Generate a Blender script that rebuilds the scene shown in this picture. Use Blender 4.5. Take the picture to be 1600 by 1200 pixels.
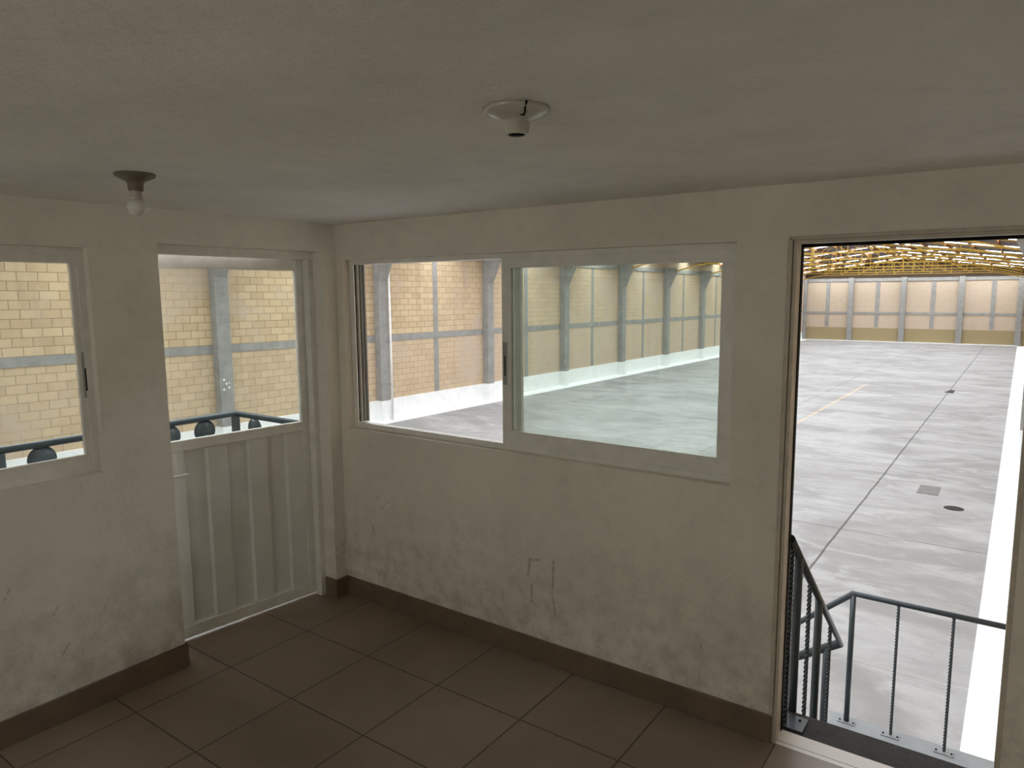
import bpy, bmesh, math, random
from mathutils import Vector, Matrix
random.seed(7)
for o in list(bpy.data.objects): bpy.data.objects.remove(o)
SC = bpy.context.scene
COL = SC.collection

# ------------------------------------------------------------------ camera
YAW, PITCH, ROLL = -0.6226, -0.12915, 0.00724
CAM = Vector((3.332, -2.82, 1.85))
fwd = Vector((math.sin(YAW)*math.cos(PITCH), math.cos(YAW)*math.cos(PITCH), math.sin(PITCH)))
rt = Vector((math.cos(YAW), -math.sin(YAW), 0)); dn = fwd.cross(rt)
r_ = math.cos(ROLL)*rt + math.sin(ROLL)*dn
d_ = -math.sin(ROLL)*rt + math.cos(ROLL)*dn
cd = bpy.data.cameras.new('camera'); cam = bpy.data.objects.new('camera', cd); COL.objects.link(cam)
m = Matrix((( r_.x, -d_.x, -fwd.x), (r_.y, -d_.y, -fwd.y), (r_.z, -d_.z, -fwd.z)))
cam.matrix_world = Matrix.Translation(CAM) @ m.to_4x4()
cd.sensor_width = 36; cd.lens = 1108.3/1600*36; cd.clip_start = .02; cd.clip_end = 500
SC.camera = cam

# ------------------------------------------------------------------ light and exposure
SKYLIGHT = 12.5          # daylight coming through the translucent roof sheets
w = bpy.data.worlds.new('world'); SC.world = w; w.use_nodes = True
w.node_tree.nodes['Background'].inputs[0].default_value = (1, .93, .84, 1)
w.node_tree.nodes['Background'].inputs[1].default_value = 3.6
vs = SC.view_settings
vs.view_transform = 'Standard'; vs.look = 'None'; vs.gamma = 1; vs.use_curve_mapping = False
vs.exposure = 0.0

# ------------------------------------------------------------------ helpers
def lin(c):
    return tuple(((v/255)/12.92 if v/255 <= .04045 else ((v/255+.055)/1.055)**2.4) for v in c) + (1,)

class MB:
    def __init__(s): s.bm = bmesh.new()
    def face(s, pts, smooth=False):
        f = s.bm.faces.new([s.bm.verts.new(p) for p in pts]); f.smooth = smooth; return f
    def box(s, a, b):
        x0, y0, z0 = (min(a[i], b[i]) for i in range(3)); x1, y1, z1 = (max(a[i], b[i]) for i in range(3))
        v = [s.bm.verts.new(p) for p in ((x0,y0,z0),(x1,y0,z0),(x1,y1,z0),(x0,y1,z0),(x0,y0,z1),(x1,y0,z1),(x1,y1,z1),(x0,y1,z1))]
        for q in ((0,3,2,1),(4,5,6,7),(0,1,5,4),(1,2,6,5),(2,3,7,6),(3,0,4,7)): s.bm.faces.new([v[i] for i in q])
        return s
    def beam(s, p, q, w, h, up=(0,0,1)):
        p, q = Vector(p), Vector(q); d = (q-p).normalized(); up = Vector(up)
        sx = d.cross(up).normalized()*w/2; sz = sx.cross(d).normalized()*h/2
        r = [[s.bm.verts.new(e+a*sx+b*sz) for a, b in ((-1,-1),(1,-1),(1,1),(-1,1))] for e in (p, q)]
        for i in range(4): s.bm.faces.new([r[0][i], r[0][(i+1)%4], r[1][(i+1)%4], r[1][i]])
        s.bm.faces.new(r[0][::-1]); s.bm.faces.new(r[1]); return s
    def prism(s, poly, vec):
        vec = Vector(vec); a = [s.bm.verts.new(p) for p in poly]; b = [s.bm.verts.new(Vector(p)+vec) for p in poly]
        n = len(a)
        s.bm.faces.new(a[::-1]); s.bm.faces.new(b)
        for i in range(n): s.bm.faces.new([a[i], a[(i+1)%n], b[(i+1)%n], b[i]])
        return s
    def tube(s, pts, r, n=14, cap=True):
        pts = [Vector(p) for p in pts]; rings = []
        for i, p in enumerate(pts):
            d = (pts[min(i+1, len(pts)-1)]-pts[max(i-1, 0)]).normalized()
            k = 1.0
            if 0 < i < len(pts)-1:
                c = (pts[i]-pts[i-1]).normalized().dot(d); k = 1/max(c, .4)
            u = d.cross(Vector((0,0,1)) if abs(d.z) < .9 else Vector((1,0,0))).normalized(); v = d.cross(u).normalized()
            rings.append([s.bm.verts.new(p + r*(u*math.cos(t)+v*math.sin(t)*(k if len(pts) < 5 else 1))) for t in [2*math.pi*j/n for j in range(n)]])
        for a, b in zip(rings, rings[1:]):
            for j in range(n):
                f = s.bm.faces.new([a[j], a[(j+1)%n], b[(j+1)%n], b[j]]); f.smooth = True
        if cap: s.bm.faces.new(rings[0][::-1]); s.bm.faces.new(rings[-1])
        return s
    def lathe(s, prof, c=(0,0,0), n=40):
        c = Vector(c); rings = []
        for r, z in prof:
            rings.append([s.bm.verts.new(c+Vector((r*math.cos(t), r*math.sin(t), z))) for t in [2*math.pi*j/n for j in range(n)]])
        for a, b in zip(rings, rings[1:]):
            for j in range(n):
                f = s.bm.faces.new([a[j], a[(j+1)%n], b[(j+1)%n], b[j]]); f.smooth = True
        s.bm.faces.new(rings[0][::-1]); s.bm.faces.new(rings[-1]); return s
    def twist(s, p, q, half=.0075, quarter=.022):
        p, q = Vector(p), Vector(q); L = (q-p).length; n = max(4, int(L/quarter*4)); rings = []
        for i in range(n+1):
            z = p.lerp(q, i/n); a = i*math.pi/8
            rings.append([s.bm.verts.new(z+half*1.414*Vector((math.cos(a+k*math.pi/2), math.sin(a+k*math.pi/2), 0))) for k in range(4)])
        for a, b in zip(rings, rings[1:]):
            for j in range(4): s.bm.faces.new([a[j], a[(j+1)%4], b[(j+1)%4], b[j]])
        s.bm.faces.new(rings[0][::-1]); s.bm.faces.new(rings[-1]); return s
    def xf(s, M):
        bmesh.ops.transform(s.bm, matrix=M, verts=s.bm.verts); return s
    def drain(s, k=-.009):
        for v in s.bm.verts: v.co.z += k*v.co.y
        return s
    def build(s, name, mat, parent=None, bevel=0, seg=2):
        bmesh.ops.recalc_face_normals(s.bm, faces=s.bm.faces)
        me = bpy.data.meshes.new(name); s.bm.to_mesh(me); s.bm.free()
        me.materials.append(mat)
        o = bpy.data.objects.new(name, me); COL.objects.link(o)
        if parent: o.parent = parent; o.matrix_parent_inverse = parent.matrix_world.inverted()
        if bevel:
            b = o.modifiers.new('bevel', 'BEVEL'); b.width = bevel; b.segments = seg; b.limit_method = 'ANGLE'; b.angle_limit = math.radians(50)
        return o

def struct(o): o['kind'] = 'structure'; return o
def tag(o, label, cat, group=None):
    o['label'] = label; o['category'] = cat
    if group: o['group'] = group
    return o
def thing(name, loc, label, cat, group=None):
    o = bpy.data.objects.new(name, None); COL.objects.link(o); o.location = loc; o.empty_display_size = .1
    o.matrix_world = Matrix.Translation(loc)
    return tag(o, label, cat, group)
def copy_tree(o, loc):
    r = o.copy(); COL.objects.link(r); r.location = loc
    for ch in list(o.children):
        c = ch.copy(); COL.objects.link(c); c.parent = r
        for g in list(ch.children):
            d = g.copy(); COL.objects.link(d); d.parent = c
    return r

# ------------------------------------------------------------------ materials
class NT:
    def __init__(s, name):
        s.m = bpy.data.materials.new(name); s.m.use_nodes = True; s.t = s.m.node_tree; s.n = s.t.nodes
        s.b = s.n['Principled BSDF']; s.out = s.n['Material Output']
        s.geo = s.n.new('ShaderNodeNewGeometry').outputs['Position']
    def link(s, a, b): s.t.links.new(a, b)
    def val(s, sock, v):
        if hasattr(v, 'is_linked'): s.link(v, sock)
        else: sock.default_value = v
    def math(s, op, a, b=0, c=0, clamp=False):
        n = s.n.new('ShaderNodeMath'); n.operation = op; n.use_clamp = clamp
        for i, v in enumerate((a, b, c)): s.val(n.inputs[i], v)
        return n.outputs[0]
    def mapping(s, scale=(1,1,1), loc=(0,0,0), vec=None):
        n = s.n.new('ShaderNodeMapping'); s.link(vec or s.geo, n.inputs[0])
        n.inputs['Scale'].default_value = scale; n.inputs['Location'].default_value = loc
        return n.outputs[0]
    def noise(s, scale, detail=5, rough=.6, vec=None, dist=0):
        n = s.n.new('ShaderNodeTexNoise'); s.link(vec or s.geo, n.inputs['Vector'])
        n.inputs['Scale'].default_value = scale; n.inputs['Detail'].default_value = detail
        n.inputs['Roughness'].default_value = rough; n.inputs['Distortion'].default_value = dist
        return n.outputs['Fac']
    def ramp(s, f, stops):
        n = s.n.new('ShaderNodeValToRGB'); s.link(f, n.inputs[0]); e = n.color_ramp.elements
        e[0].position, e[0].color = stops[0]; e[1].position, e[1].color = stops[-1]
        for p, c in stops[1:-1]: k = e.new(p); k.color = c
        return n.outputs[0]
    def rng(s, f, a, b, c=0, d=1):
        n = s.n.new('ShaderNodeMapRange'); s.link(f, n.inputs[0])
        for i, v in enumerate((a, b, c, d)): n.inputs[i+1].default_value = v
        return n.outputs[0]
    def mix(s, f, a, b, mode='MIX'):
        n = s.n.new('ShaderNodeMix'); n.data_type = 'RGBA'; n.blend_type = mode
        s.val(n.inputs[0], f); s.val(n.inputs[6], a); s.val(n.inputs[7], b); return n.outputs[2]
    def sep(s):
        n = s.n.new('ShaderNodeSeparateXYZ'); s.link(s.geo, n.inputs[0]); return n.outputs
    def comb(s, x, y, z=0):
        n = s.n.new('ShaderNodeCombineXYZ')
        for i, v in enumerate((x, y, z)): s.val(n.inputs[i], v)
        return n.outputs[0]
    def seg(s, u, v, a, b, r):
        """1 on a stroke a-b of radius r in the (u,v) plane"""
        dx, dy = b[0]-a[0], b[1]-a[1]; L2 = dx*dx+dy*dy+1e-9
        pu = s.math('SUBTRACT', u, a[0]); pv = s.math('SUBTRACT', v, a[1])
        t = s.math('ADD', s.math('MULTIPLY', pu, dx/L2), s.math('MULTIPLY', pv, dy/L2), clamp=True)
        eu = s.math('SUBTRACT', pu, s.math('MULTIPLY', t, dx)); ev = s.math('SUBTRACT', pv, s.math('MULTIPLY', t, dy))
        d = s.math('SQRT', s.math('ADD', s.math('MULTIPLY', eu, eu), s.math('MULTIPLY', ev, ev)))
        return s.rng(d, r, r*.3)
    def line(s, c, at, hw):
        return s.rng(s.math('ABSOLUTE', s.math('SUBTRACT', c, at)), hw, hw*.4)
    def maxi(s, fs):
        r = fs[0]
        for f in fs[1:]: r = s.math('MAXIMUM', r, f)
        return r
    def bump(s, h, strength=.3, dist=.01):
        n = s.n.new('ShaderNodeBump'); s.link(h, n.inputs['Height']); n.inputs['Strength'].default_value = strength
        n.inputs['Distance'].default_value = dist; s.link(n.outputs[0], s.b.inputs['Normal'])
    def done(s, col, rough=.8, spec=.3, metal=0):
        s.val(s.b.inputs['Base Color'], col); s.val(s.b.inputs['Roughness'], rough)
        s.b.inputs['Specular IOR Level'].default_value = spec; s.b.inputs['Metallic'].default_value = metal
        return s.m

def plaster(name, base, marks=(), axis='x', dirt=.5):
    t = NT(name); X, Y, Z = t.sep()
    a = t.noise(1.3, 6, .65); b = t.noise(9, 6, .7); c = t.noise(60, 3, .6)
    col = t.mix(t.rng(a, .35, .7), lin(base), lin(tuple(int(v*.93) for v in base)))
    col = t.mix(t.rng(b, .52, .75, 0, .35*dirt), col, lin(tuple(int(v*.72) for v in base)))
    # scuffed dirty band along the foot of the wall
    if axis != 'c':
        foot = t.math('MULTIPLY', t.rng(Z, .75, .1, 0, 1), t.rng(b, .4, .62, 0, .55))
        col = t.mix(foot, col, lin((168, 160, 146)))
    if marks:
        u = X if axis == 'x' else Y
        m = t.maxi([t.seg(u, Z, *k) for k in marks])
        m = t.math('MULTIPLY', m, t.rng(t.noise(45, 3), .35, .55, .05, .42))
        col = t.mix(m, col, lin((66, 60, 52)))
    t.bump(t.math('ADD', t.math('MULTIPLY', b, 1.2), t.math('MULTIPLY', c, .5)), .35, .012)
    return t.done(col, .85, .2)

def simple(name, c, rough=.5, spec=.4, metal=0, var=.06, sc=14):
    t = NT(name); n = t.noise(sc, 4)
    return t.done(t.mix(t.rng(n, .3, .7), lin(c), lin(tuple(v*(1-var) for v in c))), rough, spec, metal)

def floor_tiles():
    t = NT('ceramic_floor_tile'); X, Y, Z = t.sep()
    n = t.n.new('ShaderNodeTexBrick'); n.offset = 0; n.squash = 1
    v = t.comb(t.math('SUBTRACT', X, .2385), t.math('ADD', Y, 10*.4685))
    t.link(v, n.inputs['Vector'])
    n.inputs['Color1'].default_value = lin((144, 127, 111)); n.inputs['Color2'].default_value = lin((137, 120, 104))
    n.inputs['Mortar'].default_value = lin((66, 55, 46)); n.inputs['Scale'].default_value = 1
    n.inputs['Mortar Size'].default_value = .0035; n.inputs['Brick Width'].default_value = .4777; n.inputs['Row Height'].default_value = .4685
    n.inputs['Bias'].default_value = 0
    cl = t.noise(2.2, 6, .6, dist=.4)
    col = t.mix(t.rng(cl, .35, .7, 0, .3), n.outputs['Color'], lin((112, 96, 82)))
    t.bump(t.math('SUBTRACT', 1, n.outputs['Fac']), .3, .002)
    return t.done(col, t.rng(cl, .3, .7, .28, .5), .4)

def threshold_tiles():
    t = NT('threshold_tile'); X, Y, Z = t.sep()
    m = t.maxi([t.line(Y, .028, .003), t.line(X, 2.602, .003)])
    return t.done(t.mix(m, lin((232, 226, 220)), lin((132, 122, 114))), .4, .4)

def blocks(name, u, c1, c2, mortar, low=None, smooth=0.0):
    t = NT(name); X, Y, Z = t.sep()
    U = Y if u == 'y' else X
    Zd = t.math('ADD', Z, t.math('MULTIPLY', Y, .009))
    n = t.n.new('ShaderNodeTexBrick'); n.offset = .5
    v = t.comb(U if u == 'y' else t.math('ADD', U, 40), t.math('ADD', Zd, 19.42)); t.link(v, n.inputs['Vector'])
    n.inputs['Color1'].default_value = lin(c1); n.inputs['Color2'].default_value = lin(c2); n.inputs['Mortar'].default_value = lin(mortar)
    n.inputs['Scale'].default_value = 1; n.inputs['Mortar Size'].default_value = .008; n.inputs['Mortar Smooth'].default_value = .3
    n.inputs['Brick Width'].default_value = .4; n.inputs['Row Height'].default_value = .2; n.inputs['Bias'].default_value = -.2
    a = t.noise(.55, 6, .65, dist=.5); b = t.noise(4.5, 5, .65)
    pale_tone = lin((192, 175, 157))
    # pale patches hide the joints, more below the belt beam and further along
    lowf = t.rng(Zd, .6, .3, 0, .28)
    f = t.math('ADD', t.math('ADD', t.rng(a, .5, .64, 0, .8), lowf), t.rng(Y, 15, 26, 0, .5), clamp=True)
    col = t.mix(f, n.outputs['Color'], pale_tone)
    col = t.mix(t.rng(b, .5, .75, 0, .28), col, lin((166, 146, 118)))
    st = t.noise(1, 5, .6, vec=t.mapping((.9, .9, .12)))
    col = t.mix(t.rng(st, .6, .75, 0, .35), col, lin((142, 120, 98)))
    if low is not None:
        col = t.mix(t.rng(Zd, low+.02, low-.02), col, lin((156, 141, 108)))
    t.bump(t.math('SUBTRACT', 1, n.outputs['Fac']), .25, .01)
    return t.done(col, .92, .1)

def hall_concrete():
    t = NT('hall_floor_concrete'); X, Y, Z = t.sep()
    a = t.noise(1, 7, .62, vec=t.mapping((.3, .45, 1)), dist=.8)
    b = t.noise(1, 6, .7, vec=t.mapping((1.1, 2.6, 1)), dist=.3)
    c = t.noise(14, 5, .7)
    n = t.n.new('ShaderNodeTexBrick'); n.offset = 0
    t.link(t.comb(t.math('ADD', X, 60-.92), t.math('ADD', Y, 60-10.72)), n.inputs['Vector'])
    n.inputs['Scale'].default_value = 1; n.inputs['Brick Width'].default_value = 3.0; n.inputs['Row Height'].default_value = 2.5
    n.inputs['Color1'].default_value = lin((154, 152, 150)); n.inputs['Color2'].default_value = lin((146, 144, 143)); n.inputs['Mortar'].default_value = lin((118, 115, 113))
    n.inputs['Mortar Size'].default_value = .012; n.inputs['Mortar Smooth'].default_value = .5
    col = n.outputs['Color']
    col = t.mix(t.rng(a, .42, .62, 0, .7), col, lin((170, 170, 172)))
    col = t.mix(t.rng(a, .5, .38, 0, .5), col, lin((128, 127, 128)))
    col = t.mix(t.rng(b, .48, .66, 0, .45), col, lin((132, 130, 130)))
    d = t.noise(1, 5, .65, vec=t.mapping((.8, 1.3, 1), (7, 3, 0)), dist=.8)
    col = t.mix(t.rng(d, .54, .66, 0, .45), col, lin((180, 180, 181)))
    col = t.mix(t.rng(c, .55, .8, 0, .3), col, lin((120, 117, 115)))
    # strong open joints, a row of cross joints and the worn painted line
    wob = t.math('ADD', X, t.rng(t.noise(.6, 2), 0, 1, -.03, .03))
    m = t.maxi([t.line(wob, .925, .026), t.math('MULTIPLY', t.line(wob, -3.5, .025), .5), t.math('MULTIPLY', t.line(Y, 10.72, .03), .5), t.math('MULTIPLY', t.line(Y, 20.7, .04), .5)])
    col = t.mix(t.math('MULTIPLY', m, .85), col, lin((66, 63, 61)))
    yl = t.math('MULTIPLY', t.line(X, -2.52, .07), t.math('MULTIPLY', t.rng(Y, 36, 33, 0, 1), t.rng(b, .35, .6, 1, .45)))
    col = t.mix(t.math('MULTIPLY', yl, .55), col, lin((232, 196, 128)))
    return t.done(col, t.rng(b, .3, .7, .55, .8), .3)

def rough_concrete(name, c, dark=.7, sc=30):
    t = NT(name); a = t.noise(3, 6, .7); b = t.noise(sc, 5, .75)
    col = t.mix(t.rng(a, .35, .7), lin(c), lin(tuple(v*.86 for v in c)))
    col = t.mix(t.rng(b, .5, .72, 0, .6), col, lin(tuple(v*dark for v in c)))
    t.bump(b, .5, .008)
    return t.done(col, .9, .15)

def glass(name, tint, refl=.05):
    t = NT(name); n = t.n
    tr = n.new('ShaderNodeBsdfTransparent'); tr.inputs[0].default_value = tint
    gl = n.new('ShaderNodeBsdfGlossy'); gl.inputs['Roughness'].default_value = .02
    fr = n.new('ShaderNodeFresnel'); fr.inputs[0].default_value = 1.35
    mx = n.new('ShaderNodeMixShader'); t.link(fr.outputs[0], mx.inputs[0]); t.link(tr.outputs[0], mx.inputs[1]); t.link(gl.outputs[0], mx.inputs[2])
    t.link(mx.outputs[0], t.out.inputs[0]); return t.m

def skylight_mat():
    t = NT('translucent_roof_sheet')
    e = t.n.new('ShaderNodeEmission'); e.inputs[0].default_value = (.93, .97, 1, 1); e.inputs[1].default_value = SKYLIGHT
    t.link(e.outputs[0], t.out.inputs[0]); return t.m

M = {}
M['ceiling'] = plaster('ceiling_plaster', (242, 238, 231), axis='c', dirt=.5)
M['wall_left'] = plaster('left_wall_plaster', (240, 235, 224), axis='y',
    marks=[((-1.60, .30), (-1.57, .34), .006), ((-1.79, .62), (-1.77, .66), .006), ((-1.62, .49), (-1.60, .52), .005)])
M['wall_front'] = plaster('front_wall_plaster', (241, 233, 221), axis='x',
    marks=[((.585, .600), (.612, .545), .006), ((.283, .47), (.293, .43), .008), ((.335, .665), (.337, .655), .007), ((.36, .60), (.42, .65), .004),
           ((1.41, .52), (1.40, .44), .010), ((1.41, .52), (1.47, .53), .008), ((1.42, .39), (1.42, .30), .009), ((1.55, .54), (1.545, .40), .009), ((1.54, .38), (1.56, .27), .010),
           ((.38, .25), (.385, .24), .006), ((1.13, .30), (1.132, .29), .005), ((2.3, .33), (2.305, .32), .006)])
M['wall_plain'] = plaster('room_plaster', (240, 236, 229), axis='x')
M['tiles'] = floor_tiles(); M['threshold'] = threshold_tiles()
M['skirting'] = simple('skirting_tile', (124, 106, 90), .5, .35, var=.12, sc=6)
M['white_alu'] = simple('white_painted_aluminium', (242, 239, 232), .38, .5)
M['alu_grey'] = simple('raw_aluminium', (176, 178, 178), .4, .5, metal=.3)
M['black_rubber'] = simple('black_rubber', (22, 20, 18), .7, .2)
M['door_sheet'] = simple('white_painted_sheet_metal', (240, 240, 234), .45, .45, var=.05, sc=5)
M['steel_frame'] = simple('cream_painted_steel', (206, 196, 180), .5, .4, var=.1, sc=18)
M['rail'] = simple('grey_blue_enamel', (62, 72, 79), .35, .5, var=.12, sc=20)
M['glass'] = glass('clear_glass', (.935, .965, .945, 1))
M['porcelain'] = simple('white_porcelain', (196, 190, 180), .2, .55)
M['socket'] = simple('aged_bulb_holder', (120, 110, 98), .5, .3)
M['bulb'] = simple('frosted_bulb_glass', (225, 222, 214), .25, .5)
M['dark'] = simple('dark_void', (18, 14, 10), .9, .1)
M['block'] = blocks('yellow_block_wall', 'y', (204, 183, 150), (188, 165, 134), (134, 116, 98))
M['block_far'] = blocks('far_block_wall', 'x', (190, 176, 154), (182, 167, 144), (160, 144, 124), low=-1.08)
M['concrete'] = rough_concrete('grey_column_concrete', (158, 157, 154), .88, 8)
M['white_paint'] = simple('white_limewash', (240, 242, 242), .8, .2, var=.05, sc=3)
M['hall_floor'] = hall_concrete()
M['step'] = rough_concrete('dark_rough_step', (84, 83, 84), .65, 45)
M['landing'] = simple('grey_painted_landing', (150, 155, 158), .6, .3, var=.08, sc=9)
M['roof_sheet'] = simple('fibre_cement_sheet', (128, 120, 120), .8, .2, var=.15, sc=2)
M['skylight'] = skylight_mat(); M['gable'] = simple('dark_gable_shade', (78, 64, 50), .8, .2, var=.2, sc=1)
M['purlin'] = simple('rust_red_purlin', (160, 100, 48), .6, .3, var=.25, sc=3)
M['truss'] = simple('yellow_truss_enamel', (226, 186, 74), .5, .4, var=.1, sc=3)
M['cover'] = simple('dark_iron_cover', (112, 110, 108), .6, .4, var=.15, sc=10)
M['patch'] = simple('black_gap', (52, 48, 46), .8, .2)
M['chrome'] = simple('worn_latch_metal', (120, 122, 118), .35, .5, metal=.6)

# ================================================================== THE ROOM
XL = .04           # inner face of the left wall
CH = 2.243         # ceiling height
RX, BY = 3.62, -4.9
T = .15
# floor, ceiling
struct(MB().box((XL-T, BY, -.12), (RX, 0, 0)).box((-.27, -1.055, -.12), (XL-T, -.085, 0)).build('floor', M['tiles']))
struct(MB().box((XL-T, BY, CH), (RX, T, CH+.16)).build('ceiling', M['ceiling']))
# left wall, openings for the small window and the glazed door
WY0, WY1, WZ0, WZ1 = -2.80, -1.362, 1.062, 2.052
DY0, DY1, DZ1 = -1.055, -.085, 2.088
b = MB(); x0, x1 = XL-T, XL
VY0, VY1, VZ0 = -4.75, -2.95, .70  # opening for the added, unseen window
b.box((x0, BY, 0), (x1, VY0, CH)); b.box((x0, VY0, 0), (x1, VY1, VZ0)); b.box((x0, VY0, WZ1), (x1, VY1, CH)); b.box((x0, VY1, 0), (x1, WY0, CH))
b.box((x0, WY0, 0), (x1, WY1, WZ0)); b.box((x0, WY0, WZ1), (x1, WY1, CH))
b.box((x0, WY1, 0), (x1, DY0, CH)); b.box((x0, DY0, DZ1), (x1, DY1, CH)); b.box((x0, DY1, 0), (x1, 0, CH))
struct(b.build('wall_left', M['wall_left']))
# front wall, openings for the wide window and the doorway
FX0, FX1, FZ0, FZ1 = .104, 2.40, 1.052, 2.04
PX0, PX1, PZ1 = 2.600, 3.372, 2.045
b = MB()
b.box((XL-T, 0, 0), (FX0, T, CH)); b.box((FX0, 0, 0), (FX1, T, FZ0)); b.box((FX0, 0, FZ1), (FX1, T, CH))
b.box((FX1, 0, 0), (PX0, T, CH)); b.box((PX0, 0, PZ1), (PX1, T, CH)); b.box((PX1, 0, 0), (RX, T, CH))
struct(b.build('wall_front', M['wall_front']))
struct(MB().box((RX, BY, -.12), (RX+.12, T, CH+.16)).build('wall_right', M['wall_plain']))
KX0, KX1, KZ0, KZ1 = .7, 2.9, 1.0, 2.05  # opening of the added back window, cut for extra light
struct(MB().box((XL-T, BY-.12, -.12), (KX0, BY, CH+.16)).box((KX1, BY-.12, -.12), (RX+.12, BY, CH+.16))
       .box((KX0, BY-.12, -.12), (KX1, BY, KZ0)).box((KX0, BY-.12, KZ1), (KX1, BY, CH+.16)).build('wall_back', M['wall_plain']))
# skirting
b = MB(); b.box((XL, BY, 0), (XL+.012, DY0+.0, .118)); b.box((XL-.10, DY0-.0, 0), (XL+.012, DY0+.012, .118))
struct(b.build('baseboard_left', M['skirting'], bevel=.003))
b = MB(); b.box((XL-.09, DY1-.012, 0), (XL+.012, DY1, .118)); b.box((XL, DY1, 0), (XL+.012, 0, .118)); b.box((XL, -.012, 0), (PX0+.008, 0, .118))
struct(b.build('baseboard_front', M['skirting'], bevel=.003))
# tiled threshold of the doorway
struct(MB().box((PX0, 0, -.12), (PX1, .112, 0)).build('trim_1', M['threshold']))

# ---- wide sliding window in the front wall
win = struct(MB().box((FX0, .045, FZ0), (FX1, .062, FZ0+.03)).box((FX0, .045, FZ1-.026), (FX1, .12, FZ1))
             .box((FX0, .062, FZ0), (FX1, .12, FZ0+.022)).box((FX0, .045, FZ0+.03), (FX0+.016, .12, FZ1-.026))
             .box((FX1-.022, .045, FZ0+.03), (FX1, .12, FZ1-.026)).build('window_1', M['white_alu'], bevel=.0015))
b = MB()
for yy in (.046, .078, .104): b.box((FX0+.016, yy, FZ0+.03), (FX0+.036, yy+.008, FZ1-.026))
b.build('track_fin', M['white_alu'], win)
MB().box((FX0+.012, .056, FZ0+.03), (FX0+.0175, .104, FZ1-.026)).build('track_recess', M['black_rubber'], win)
MB().box((FX0+.0165, .109, FZ0+.03), (FX0+.056, .118, FZ1-.026)).build('outer_stop', M['alu_grey'], win)
def sash(parent, x0, x1, z0, z1, y, lst, rst, top, bot, name='sash'):
    s = MB().box((x0, y, z0), (x1, y+.022, z0+bot)).box((x0, y, z1-top), (x1, y+.022, z1))\
        .box((x0, y, z0+bot), (x0+lst, y+.022, z1-top)).box((x1-rst, y, z0+bot), (x1, y+.022, z1-top)).build(name, M['white_alu'], parent, bevel=.0015)
    MB().box((x0+lst-.004, y+.009, z0+bot-.004), (x1-rst+.004, y+.013, z1-top+.004)).build('glass_pane', M['glass'], s)
    return s
S1 = sash(win, 1.212, FX1-.022, FZ0+.012, FZ1-.012, .050, .056, .052, .062, .088)
S2 = sash(win, 1.255, FX1-.022, FZ0+.022, FZ1-.022, .080, .052, .050, .045, .060)
MB().box((1.218, .0475, 1.385), (1.244, .0505, 1.60)).build('latch_plate', M['alu_grey'], S1)
MB().box((1.228, .045, 1.43), (1.235, .0478, 1.53)).build('latch', M['patch'], S1, bevel=.001)

# ---- small window in the left wall
w2 = struct(MB().box((XL-.11, WY0, WZ0), (XL-.045, WY1, WZ0+.026)).box((XL-.11, WY0, WZ1-.03), (XL-.045, WY1, WZ1))
            .box((XL-.11, WY1-.03, WZ0+.026), (XL-.045, WY1, WZ1-.03)).box((XL-.11, WY0, WZ0+.026), (XL-.045, WY0+.03, WZ1-.03)).build('window_2', M['white_alu'], bevel=.0015))
def sash_y(parent, y0, y1, z0, z1, x, st, top, bot):
    s = MB().box((x-.022, y0, z0), (x, y1, z0+bot)).box((x-.022, y0, z1-top), (x, y1, z1))\
        .box((x-.022, y0, z0+bot), (x, y0+st, z1-top)).box((x-.022, y1-st, z0+bot), (x, y1, z1-top)).build('sash', M['white_alu'], parent, bevel=.0015)
    MB().box((x-.013, y0+st-.004, z0+bot-.004), (x-.009, y1-st+.004, z1-top+.004)).build('glass_pane', M['glass'], s)
    return s
s3 = sash_y(w2, -2.08, WY1-.012, WZ0+.022, WZ1-.028, XL-.050, .042, .038, .062)
sash_y(w2, WY0+.02, -2.04, WZ0+.022, WZ1-.028, XL-.080, .042, .038, .062)
MB().box((XL-.050, -1.402, 1.40), (XL-.047, -1.380, 1.60)).build('latch_plate', M['alu_grey'], s3)
MB().box((XL-.048, -1.394, 1.43), (XL-.044, -1.388, 1.53)).build('latch', M['patch'], s3, bevel=.001)

# ---- added window in the left wall, out of view, to brighten the room
w3 = struct(MB().box((XL-.11, VY0, VZ0), (XL-.045, VY1, VZ0+.026)).box((XL-.11, VY0, WZ1-.03), (XL-.045, VY1, WZ1))
            .box((XL-.11, VY1-.03, VZ0+.026), (XL-.045, VY1, WZ1-.03)).box((XL-.11, VY0, VZ0+.026), (XL-.045, VY0+.03, WZ1-.03)).build('added_window_3', M['white_alu'], bevel=.0015))
sash_y(w3, -3.86, VY1-.012, VZ0+.022, WZ1-.028, XL-.050, .042, .038, .062)
sash_y(w3, VY0+.02, -3.82, VZ0+.022, WZ1-.028, XL-.080, .042, .038, .062)

# ---- added window in the back wall, unseen, lets sky light onto the front wall
w4 = struct(MB().box((KX0, BY-.09, KZ0), (KX1, BY-.03, KZ0+.03)).box((KX0, BY-.09, KZ1-.03), (KX1, BY-.03, KZ1))
            .box((KX0, BY-.09, KZ0+.03), (KX0+.03, BY-.03, KZ1-.03)).box((KX1-.03, BY-.09, KZ0+.03), (KX1, BY-.03, KZ1-.03)).build('added_window_4', M['white_alu'], bevel=.0015))
sash(w4, KX0+.02, 1.83, KZ0+.022, KZ1-.022, BY-.06, .045, .045, .04, .06)
sash(w4, 1.79, KX1-.02, KZ0+.022, KZ1-.022, BY-.085, .045, .045, .04, .06)

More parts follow.
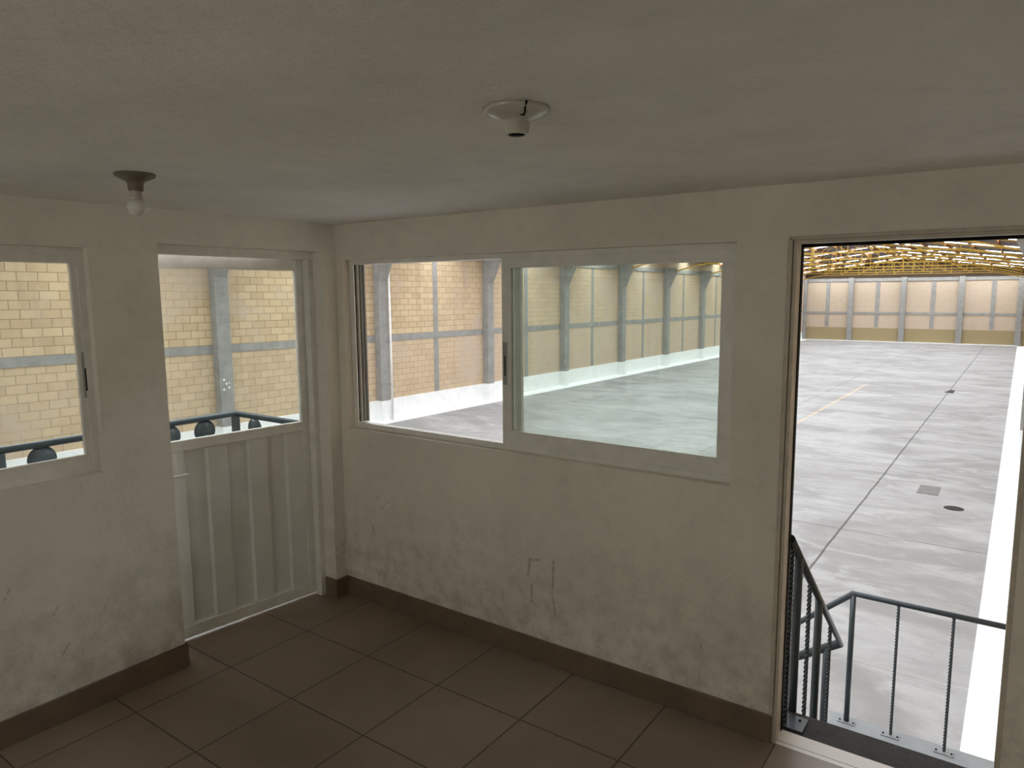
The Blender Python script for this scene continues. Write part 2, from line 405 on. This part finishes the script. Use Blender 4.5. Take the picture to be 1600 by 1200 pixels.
# ---- glazed balcony door, standing slightly open outwards
door = struct(MB().box((XL-T, DY0, DZ1-.045), (XL-T+.05, DY1, DZ1)).box((XL-T, DY1-.034, 0), (XL-T+.05, DY1, DZ1-.045))
              .box((XL-T, DY0, 0), (XL-T+.05, DY0+.034, DZ1-.045)).build('door_1', M['white_alu'], bevel=.002))
HX, HY, ANG = -.113, -.116, math.radians(6.13)
LM = Matrix.Translation((HX, HY, 0)) @ Matrix.Rotation(-ANG, 4, 'Z')     # leaf runs along local -Y
LW = .905
lz0, lz1 = .013, 2.12
def leaf_part(mb, name, mat, parent, bevel=0): return mb.xf(LM).build(name, M[mat], parent, bevel)
leaf = leaf_part(MB().box((-.034, -.046, lz0), (0, .034, lz1)).box((-.034, -LW, lz0), (0, -LW+.05, lz1)).box((-.034, -LW+.05, 1.981), (0, -.046, lz1))
                 .box((-.034, -LW+.05, 1.036), (0, -.046, 1.090)).box((-.034, -LW+.05, lz0), (0, -.046, .078)), 'leaf_frame', 'white_alu', door, .002)
leaf_part(MB().box((-.020, -LW+.046, 1.086), (-.015, -.042, 1.985)), 'glass_pane', 'glass', leaf)
# ribbed sheet: alternating raised and sunk flats
pts = []; y = -.043; hi = True
while y > -LW+.056:
    y2 = max(y-.108, -LW+.052); xx = -.006 if hi else -.026
    pts += [(xx, y), (xx, y2)]; y = y2-.010; hi = not hi
b = MB()
for (xa, ya), (xb_, yb) in zip(pts, pts[1:]):
    b.face([(xa, ya, .078), (xb_, yb, .078), (xb_, yb, 1.036), (xa, ya, 1.036)])
    b.face([(xa-.002, ya, .078), (xa-.002, ya, 1.036), (xb_-.002, yb, 1.036), (xb_-.002, yb, .078)])
leaf_part(b, 'ribbed_panel', 'door_sheet', leaf)
h = leaf_part(MB().tube([(.0, -LW+.030, .915), (.045, -LW+.030, .915)], .007, 10), 'door_handle', 'white_alu', leaf)
leaf_part(MB().tube([(.045, -LW+.024, .915), (.045, -LW+.150, .917)], .008, 10), 'lever', 'white_alu', h)
leaf_part(MB().box((0, -LW+.010, .84), (.006, -LW+.046, 1.0)), 'lock_plate', 'white_alu', h)

# ---- steel frame of the open doorway
fr = struct(MB().box((PX0-.004, -.006, .118), (PX0+.013, .012, PZ1)).box((PX0, .006, 0), (PX0+.020, .10, PZ1)).box((PX0+.017, -.003, 0), (PX0+.030, .036, PZ1))
            .box((PX0, -.006, PZ1-.010), (PX1, .012, PZ1+.004)).box((PX0+.030, -.002, PZ1-.024), (PX1, .036, PZ1-.010)).box((PX0+.02, .012, PZ1-.016), (PX1, .10, PZ1))
            .box((PX1-.012, -.004, 0), (PX1+.004, .10, PZ1)).build('door_2', M['steel_frame'], bevel=.002))
MB().box((PX0+.004, .10, 0), (PX0+.024, .125, PZ1-.030)).box((PX0+.004, .10, PZ1-.032), (PX1, .125, PZ1-.010)).build('weather_strip', M['black_rubber'], fr)

# ---- ceiling lamp holders
def rose(loc, k, label, bulb):
    o = thing('lamp_holder', loc, label, 'lamp holder', 'porcelain lamp holders on the ceiling')
    z = 0
    prof = [(.001, 0), (.072*k, 0), (.073*k, -.004), (.069*k, -.010), (.050*k, -.018), (.034*k, -.024), (.029*k, -.030), (.026*k, -.052), (.0245*k, -.055), (.019*k, -.055), (.018*k, -.047), (.001, -.047)]
    base = MB().lathe(prof, loc).build('porcelain_base', M['porcelain'] if not bulb else M['socket'], o)
    L = Vector(loc)
    if not bulb:
        MB().lathe([(.001, -.0465), (.0185*k, -.0465), (.0185*k, -.0545), (.001, -.0545)], loc).build('socket_opening', M['dark'], o)
        MB().lathe([(.001, -.0), (.0065, -.0), (.0065, -.0225), (.001, -.0225)], L+Vector((.030, -.022, 0)), 12).build('screw_hole', M['dark'], o)
        MB().tube([L+Vector((.030, -.022, -.0205)), L+Vector((.040, -.026, -.0175)), L+Vector((.050, -.040, -.0105)), L+Vector((.058, -.046, -.002))], .0028, 8).build('wire_end', M['dark'], o)
    else:
        bb = MB().lathe([(.012, -.050), (.016, -.056), (.0175, -.075), (.022, -.085)], loc, 24).build('bulb_collar', M['porcelain'], o)
        bp = [(.022, -.085)]
        for i in range(0, 13):
            a = math.radians(40-i*130/12.0); bp.append((max(.0005, .031*math.cos(a)), -.105+.031*math.sin(a)))
        MB().lathe(bp, loc, 28).build('bulb', M['bulb'], o)
    return o
rose((2.411, -1.513, CH), 1.0, 'round white lamp holder near the middle of the ceiling, with no bulb in it', False)
rose((.930, -1.59, CH), .86, 'ceiling lamp holder at the left with a small unlit white bulb', True)

# ================================================================== BALCONY outside the left wall
bal_x, bal_y, bal_z = -1.21, .10, 1.0
struct(MB().box((bal_x-.08, -6.0, -.14), (XL-T, .18, -.012)).build('trim_2', M['landing']))
R = thing('balcony_railing', (bal_x, bal_y, -.012), 'grey tubular railing with round discs beyond the glazed door and small window', 'railing')
MB().tube([(bal_x, -5.9, bal_z), (bal_x, bal_y, bal_z), (XL-T, bal_y, bal_z)], .021, 16).build('top_rail', M['rail'], R)
MB().tube([(bal_x, -5.9, .12), (bal_x, bal_y, .12), (XL-T, bal_y, .12)], .014, 12).build('bottom_rail', M['rail'], R)
for (px, py) in ((bal_x, bal_y), (bal_x, -1.355), (bal_x, -2.82), (bal_x, -4.30), (bal_x, -5.9), (XL-T-.022, bal_y)):
    MB().box((px-.022, py-.022, -.012), (px+.022, py+.022, bal_z-.015)).build('post', M['rail'], R, bevel=.004)
def disc(c, ax):
    mb = MB().lathe([(.001, -.003), (.077, -.003), (.077, .003), (.001, .003)], (0, 0, 0), 32)
    rot = Matrix.Rotation(math.pi/2, 4, 'Y' if ax == 'x' else 'X')
    mb.xf(Matrix.Translation(c) @ rot).build('disc', M['rail'], R)
for yy in (-.14, -.393, -.646, -1.148, -1.60, -1.85, -2.10, -2.35, -2.60, -3.05, -3.3, -3.55, -3.8, -4.05, -4.55, -4.8, -5.05, -5.3, -5.55):
    disc((bal_x, yy, .912), 'x')
    MB().tube([(bal_x, yy, .12), (bal_x, yy, .84)], .007, 8).build('baluster', M['rail'], R)
for xx in (-.982, -.45):
    disc((xx, bal_y, .912), 'y')
    MB().tube([(xx, bal_y, .12), (xx, bal_y, .84)], .007, 8).build('baluster', M['rail'], R)

# ================================================================== STAIRS outside the doorway
LZ = -1.05
b = MB().box((PX0-.03, .112, -.14), (PX1+.2, .285, -.004))
st = thing('concrete_staircase', (2.98, .8, -2.35), 'concrete stair going down from the open doorway with a rough dark top step', 'staircase')
b.build('top_step', M['step'], st, bevel=.006)
n = 5
for i in range(n):
    y0 = .285+i*.215; zt = -.004-(i+1)*.1745
    MB().box((2.60, y0, zt-.17), (PX1+.2, y0+.235, zt)).build('tread', M['step'], st, bevel=.004)
MB().box((2.44, 1.36, LZ-.14), (PX1+.2, 2.20, LZ)).build('landing', M['landing'], st, bevel=.01)
MB().beam((3.0, .25, -.28), (3.0, 1.42, -1.26), .6, .12).build('stair_slab', M['step'], st)
for i in range(7):
    x1_ = 2.44-i*.25; zt = LZ-(i+1)*.165
    MB().box((x1_-.27, 1.38, zt-.15), (x1_, 2.18, zt)).build('tread', M['landing'], st, bevel=.004)
MB().box((3.3, 1.9, -2.37), (3.5, 2.1, LZ-.14)).build('support_post', M['concrete'], st)
# inner railing: along the first flight, then down beside the second
ix, iy = 2.62, 1.35
R1 = thing('stair_railing', (ix, .18, 0), 'dark grey handrail at the left of the doorway, turning a corner down the stair', 'railing')
za = lambda y: -.141+(1.35-y)*.800
MB().tube([(ix, .13, za(.13)), (ix, iy, -.141), (ix-1.75, iy, -.141-1.75*.66)], .0185, 16).build('handrail', M['rail'], R1)
for y in (.29, .735): MB().tube([(ix, y, -.004-(.1745*(1+int((y-.285)/.215))) if y > .285 else 0), (ix, y, za(y))], .0185, 14).build('post', M['rail'], R1)
MB().tube([(ix-.07, iy, LZ), (ix-.07, iy, -.19)], .0185, 14).build('post', M['rail'], R1)
for y in (.165, .52, 1.04):
    zb = 0 if y < .28 else -.004-.1745*(1+int((y-.285)/.215))
    MB().twist((ix, y, zb), (ix, y, za(y))).build('twisted_baluster', M['rail'], R1)
for k in range(1, 6):
    xx = ix-.07-k*.27; MB().twist((xx, iy+.04, LZ-.165*(1+max(0, (2.44-xx)//.25))), (xx, iy, -.141-(ix-xx)*.66)).build('twisted_baluster', M['rail'], R1)
bp = MB().box((2.605, .135, -.004), (2.70, .245, .003)).build('base_plate', M['rail'], R1, bevel=.001)
MB().lathe([(.001, .003), (.006, .003), (.006, .007), (.001, .007)], (2.672, .215, 0), 10).build('bolt', M['dark'], bp)
# outer railing of the lower landing
oy = 2.12
R2 = thing('landing_railing', (2.552, oy, LZ), 'grey-blue railing with two twisted bars on the lower stair landing', 'railing')
MB().tube([(PX1+.18, oy, -.143), (2.552, oy, -.143), (2.552-1.75, oy, -.143-1.75*.88)], .0175, 16).build('handrail', M['rail'], R2)
MB().tube([(2.552, oy, LZ), (2.552, oy, -.15)], .0175, 14).build('post', M['rail'], R2)
for x in (2.818, 3.119): MB().twist((x, oy, LZ), (x, oy, -.15), .007).build('twisted_baluster', M['rail'], R2)
for x in (2.555, 2.818, 3.119):
    pl = MB().box((x-.055, oy-.035, LZ), (x+.055, oy+.02, LZ+.006)).build('base_plate', M['rail'] if 0 else M['landing'], R2, bevel=.001)
    for sx in (-.042, .042): MB().lathe([(.001, .006), (.006, .006), (.006, .011), (.001, .011)], (x+sx, oy-.01, LZ), 8).build('bolt', M['dark'], pl)
for k in range(2, 6):
    xx = 2.552-k*.30; MB().twist((xx, oy, LZ-.165*(1+max(0, (2.44-xx)//.25))), (xx, oy, -.143-(2.552-xx)*.88)).build('twisted_baluster', M['rail'], R2)

# ================================================================== THE HALL (floor falls 0.9 % away from the room)
HXL, HXR, HYB, HYF, HZ = -14.0, 3.74, -4.95, 70.3, -2.35
EAVE, RIDGE, RXX = 4.05, 5.2, -5.15
def roof_z(x): return RIDGE-(RIDGE-EAVE)*abs(x-RXX)/(RXX-HXL if x < RXX else HXR-RXX)
struct(MB().box((HXL-.2, HYB, HZ-.2), (HXR+.2, HYF+.2, HZ)).drain().build('floor_hall', M['hall_floor']))
wl = struct(MB().box((HXL-.2, HYB, HZ), (HXL, HYF, EAVE+.1)).drain().build('wall_hall_left', M['block']))
wf = struct(MB().prism([(HXL-.2, HYF, HZ), (HXR+.2, HYF, HZ), (HXR+.2, HYF, EAVE), (RXX, HYF, RIDGE), (HXL-.2, HYF, EAVE)], (0, .2, 0)).drain().build('wall_hall_far', M['block_far']))
wr = struct(MB().box((HXR, HYB, HZ), (HXR+.2, HYF, EAVE+.1)).drain().build('wall_hall_right', M['block']))
struct(MB().prism([(HXL-.2, HYB-.2, HZ), (XL-T, HYB-.2, HZ), (XL-T, HYB-.2, roof_z(XL-T)), (RXX, HYB-.2, RIDGE), (HXL-.2, HYB-.2, EAVE)], (0, .2, 0))
       .box((XL-T, HYB-.2, HZ), (HXR+.2, HYB, -.12)).prism([(XL-T, HYB-.2, CH+.16), (HXR+.2, HYB-.2, CH+.16), (HXR+.2, HYB-.2, EAVE), (XL-T, HYB-.2, roof_z(XL-T))], (0, .2, 0)).build('wall_hall_back', M['block_far']))
# block walls below the room
struct(MB().box((XL-T, BY, -2.30), (HXR, .10, -.15)).build('wall_under_room', M['wall_plain']))
# left wall: belt, top beam, tie columns, white painted foot and kerb
MB().box((HXL, HYB, .36), (HXL+.02, HYF, .575)).drain().build('belt_beam', M['concrete'], wl)
MB().box((HXL, HYB, 3.24), (HXL+.06, HYF, 3.46)).drain().build('top_beam', M['concrete'], wl)
cols = [1.97+5.8*k for k in range(12)]
for y in cols:
    c = y+3.02
    if c+.2 < HYF: MB().box((HXL, c-.12, -1.6), (HXL+.014, c+.12, 3.3)).drain().build('tie_column', M['concrete'], wl)
MB().box((HXL, HYB, HZ), (HXL+.03, HYF, -1.6)).drain().build('painted_foot', M['white_paint'], wl)
MB().prism([(HXL+.03, HYB, HZ), (HXL+.42, HYB, HZ), (HXL+.42, HYB, HZ+.02), (HXL+.33, HYB, HZ+.06), (HXL+.03, HYB, HZ+.10)], (0, HYF-HYB, 0)).drain().build('kerb', M['white_paint'], wl)
# right wall the same
MB().box((HXR-.03, T, HZ), (HXR, HYF, -1.6)).drain().build('painted_foot', M['white_paint'], wr)
MB().box((3.14, 2.6, HZ), (HXR-.03, HYF, HZ+.015)).drain().build('kerb', M['white_paint'], wr)
MB().box((HXR-.02, T, .36), (HXR, HYF, .575)).drain().build('belt_beam', M['concrete'], wr)
# far wall
MB().box((HXL, HYF-.05, .20), (HXR, HYF, .40)).drain().build('belt_beam', M['concrete'], wf)
MB().prism([(HXL, HYF-.03, 3.5), (HXR, HYF-.03, 3.5), (HXR, HYF-.03, EAVE-.02), (RXX, HYF-.03, RIDGE-.02), (HXL, HYF-.03, EAVE-.02)], (0, .028, 0)).drain().build('gable_shade_sheet', M['gable'], wf)  # dark sheet paints in the shade of the gable recess
MB().box((HXL, HYF-.08, 3.20), (HXR, HYF, 3.50)).drain().build('top_beam', M['concrete'], wf)
MB().box((HXL+.4, HYF-.35, HZ), (3.14, HYF, HZ+.07)).drain().build('kerb', M['white_paint'], wf)
for x in (-11.9, -7.62, -3.19, 1.24):
    MB().box((x-.16, HYF-.04, -1.0), (x+.16, HYF, 3.25)).drain().build('tie_column', M['concrete'], wf)

# columns along the walls
def column(x, y, side, label, grp, foot=True, head=True):
    """side +1: stands against the left wall, -1: against the right wall"""
    z0 = HZ-.009*y
    o = thing('concrete_column', (x, y+.2, z0), label, 'column', grp)
    xa, xb = (x, x+.26) if side > 0 else (x-.26, x)
    MB().box((xa, y, z0+.75 if foot else z0), (xb, y+.40, z0+5.85)).build('shaft', M['concrete'], o, bevel=.015)
    if foot: MB().box((xa, y-.006, z0), (xb+.006 if side > 0 else xb, y+.406, z0+.75)).build('painted_base', M['white_paint'], o, bevel=.015)
    s = side; f = xb if side > 0 else xa
    if head: MB().prism([(f, y+.02, z0+4.7), (f, y+.02, z0+5.85), (f+s*.40, y+.02, z0+5.85), (f+s*.40, y+.02, z0+5.55)], (0, .36, 0)).build('bracket', M['concrete'], o, bevel=.01)
    return o
G1 = 'concrete columns along the left block wall'
NTH = ['first', 'second', 'third', 'fourth', 'fifth', 'sixth', 'seventh', 'eighth', 'ninth', 'tenth', 'eleventh', 'twelfth']
lab = {0: 'grey concrete column behind the plaster between small window and glazed door',
       1: 'grey concrete column on the block wall seen through the glass of the door',
       2: 'grey concrete column with a white pipe, leftmost one in the wide window opening',
       3: 'grey concrete column just left of the middle stile of the wide window',
       4: 'grey concrete column on the block wall, first one seen behind the sliding pane',
       5: 'grey concrete column on the block wall, second one from left behind the sliding pane',
       6: 'grey concrete column on the block wall, third one from left behind the sliding pane',
       7: 'grey concrete column on the block wall, fourth and last one behind the sliding pane'}
for k in range(8):
    o_ = column(HXL, 7.77+5.8*(k-1), 1, lab[k], G1)
    if k == 1: spot_col = o_
column(HXL, HYF-.6, 1, 'grey concrete column in the far left corner of the hall', G1, foot=False, head=False)
for cy, cz, rr in ((7.88, -.41, .035), (7.95, -.52, .03), (7.87, -.67, .03), (8.02, -.63, .03), (8.03, -.50, .02)):
    MB().lathe([(.001, -.002), (rr, -.002), (rr, .002), (.001, .002)], (0, 0, 0), 14).xf(Matrix.Translation((HXL+.262, cy, cz)) @ Matrix.Rotation(math.pi/2, 4, 'Y')).build('paint_spot', M['white_paint'], spot_col)
px = thing('drain_pipe', (HXL+.31, 14.02, HZ-.12), 'thin white downpipe on the leftmost column in the wide window', 'pipe')
MB().tube([(HXL+.31, 13.99, HZ-.12), (HXL+.31, 13.99, 3.0)], .035, 12).build('pipe_run', M['white_paint'], px)
for zc in (-1.2, .2, 1.6): MB().box((HXL+.262, 13.93, zc), (HXL+.31, 14.05, zc+.04)).build('clamp', M['concrete'], px)
G2 = 'concrete columns along the right side of the hall'
column(HXR, 19.37, -1, 'grey concrete column at the right edge of the doorway view, on the white strip', G2)
for x0_, lbl in ((-9.86, 'grey concrete column on the far wall, leftmost of its wide ones'), (-5.53, 'grey concrete column on the far wall, second wide one from left'),
             (-1.09, 'grey concrete column on the far wall, third wide one from left'), (3.12, 'grey concrete column on the far wall at its right end')):
    z0 = HZ-.009*HYF
    o = thing('concrete_column', (x0_, HYF-.15, z0), lbl, 'column', 'concrete columns on the far wall')
    MB().box((x0_-.22, HYF-.30, z0), (x0_+.22, HYF, z0+5.9)).build('shaft', M['concrete'], o, bevel=.02)

# covers in the floor
def flat(name, pts, mat, label, cat, th=.008):
    b = MB(); zz = lambda y: HZ-.009*y
    b.prism([(x, y, zz(y)+.001) for x, y in pts], (0, 0, th))
    o = b.build(name, M[mat]); tag(o, label, cat); return o
flat('drain_cover', [(1.75, 14.20), (2.14, 14.20), (2.14, 14.98), (1.75, 14.98)], 'cover', 'grey rectangular cover plate set in the hall floor', 'drain cover')
pat = [(2.49+.165*math.cos(a)*(1 if abs(math.cos(a)) < .9 else 1.05), 13.33+.17*math.sin(a)) for a in [i*math.pi/10 for i in range(20)]]
flat('round_cover', pat, 'patch', 'small dark oval cover in the hall floor near the white strip', 'drain cover')
flat('drain_cover', [(.78, 33.2), (1.12, 33.0), (1.12, 34.2), (.95, 34.2)], 'patch', 'small dark hole in the joint of the hall floor, farthest of the floor marks', 'drain cover')

# roof
roof = None
rb = MB(); sky_rows = []
bays = [1.97+5.8*k for k in range(-1, 12)]
ys = HYB-.2
SW = 1.25
strips = [y+2.3 for y in bays if y+2.3+SW < HYF-.5 and y+2.3 > HYB]
def rsheet(mb, xa, xb, ya, yb, dz, th):
    za_, zb_ = roof_z(xa)+dz, roof_z(xb)+dz
    mb.prism([(xa, ya, za_), (xb, ya, zb_), (xb, ya, zb_+th), (xa, ya, za_+th)], (0, yb-ya, 0))
edges = [ys]
for s_ in strips: edges += [s_, s_+SW]
edges.append(HYF+.2)
for i in range(0, len(edges), 2):
    for xa, xb in ((HXL-.3, RXX), (RXX, HXR+.3)): rsheet(rb, xa, xb, edges[i], edges[i+1], 0, .05)
roof = struct(rb.drain().build('ceiling_hall', M['roof_sheet']))
for s_ in strips:
    for xa, xb in ((HXL-.3, RXX), (RXX, HXR+.3)):
        mb = MB(); rsheet(mb, xa, xb, s_, s_+SW, .02, .01); mb.drain().build('translucent_sheet', M['skylight'], roof)
npur = 7
for side in (0, 1):
    for i in range(npur+1):
        x = HXL+.3+(RXX-HXL-.5)*i/npur if side == 0 else RXX+.2+(HXR-RXX-.5)*i/npur
        MB().box((x-.035, HYB, roof_z(x)-.13), (x+.035, HYF, roof_z(x)-.015)).drain().build('purlin', M['purlin'], roof)

# trusses, one over each pair of columns
BC = 3.72
def truss(y, label):
    z0 = -.009*y
    o = thing('roof_truss', (RXX, y, BC+z0), label, 'roof truss', 'yellow steel roof trusses')
    tz = lambda x: roof_z(x)-.21
    MB().beam((HXL+.3, 0, tz(HXL+.3)), (RXX, 0, tz(RXX)), .06, .06).beam((RXX, 0, tz(RXX)), (HXR-.3, 0, tz(HXR-.3)), .06, .06).xf(Matrix.Translation((0, y, z0))).build('top_chord', M['truss'], o)
    mb = MB()
    for dy in (-.07, .07):
        mb.tube([(HXL+.55, y+dy, 3.28+z0), (HXL+1.1, y+dy, 3.42+z0), (HXL+1.8, y+dy, 3.60+z0), (HXL+2.6, y+dy, BC+z0), (HXR-2.6, y+dy, BC+z0), (HXR-1.8, y+dy, 3.60+z0), (HXR-1.1, y+dy, 3.42+z0), (HXR-.55, y+dy, 3.28+z0)], .028, 8)
    mb.build('bottom_chord', M['truss'], o)
    mb = MB(); N = 9; x0, x1 = HXL+2.6, HXR-2.6; w = (x1-x0)/N
    for i in range(N+1):
        x = x0+i*w
        MB().beam((x, y, BC+z0), (x, y, tz(x)+z0), .034, .034, (0, 1, 0)).build('vertical_strut', M['truss'], o)
        if i < N:
            xa, xb = (x+w, x) if i < N/2 else (x, x+w)
            MB().beam((xb, y, BC+z0), (xa, y, tz(xa)+z0), .026, .026, (0, 1, 0)).build('diagonal_strut', M['truss'], o)
    return o
ty = [1.97+5.8*k+.2 for k in range(2, 12)]
words = ['nearest to the far wall', 'second nearest to the far wall', 'third from the far wall', 'fourth from the far wall', 'fifth from the far wall', 'sixth from the far wall', 'seventh from the far wall', 'eighth from the far wall', 'ninth from the far wall', 'tenth from the far wall']
for i, y in enumerate(reversed(ty)): truss(y, 'yellow steel roof truss of the hall, '+words[i])
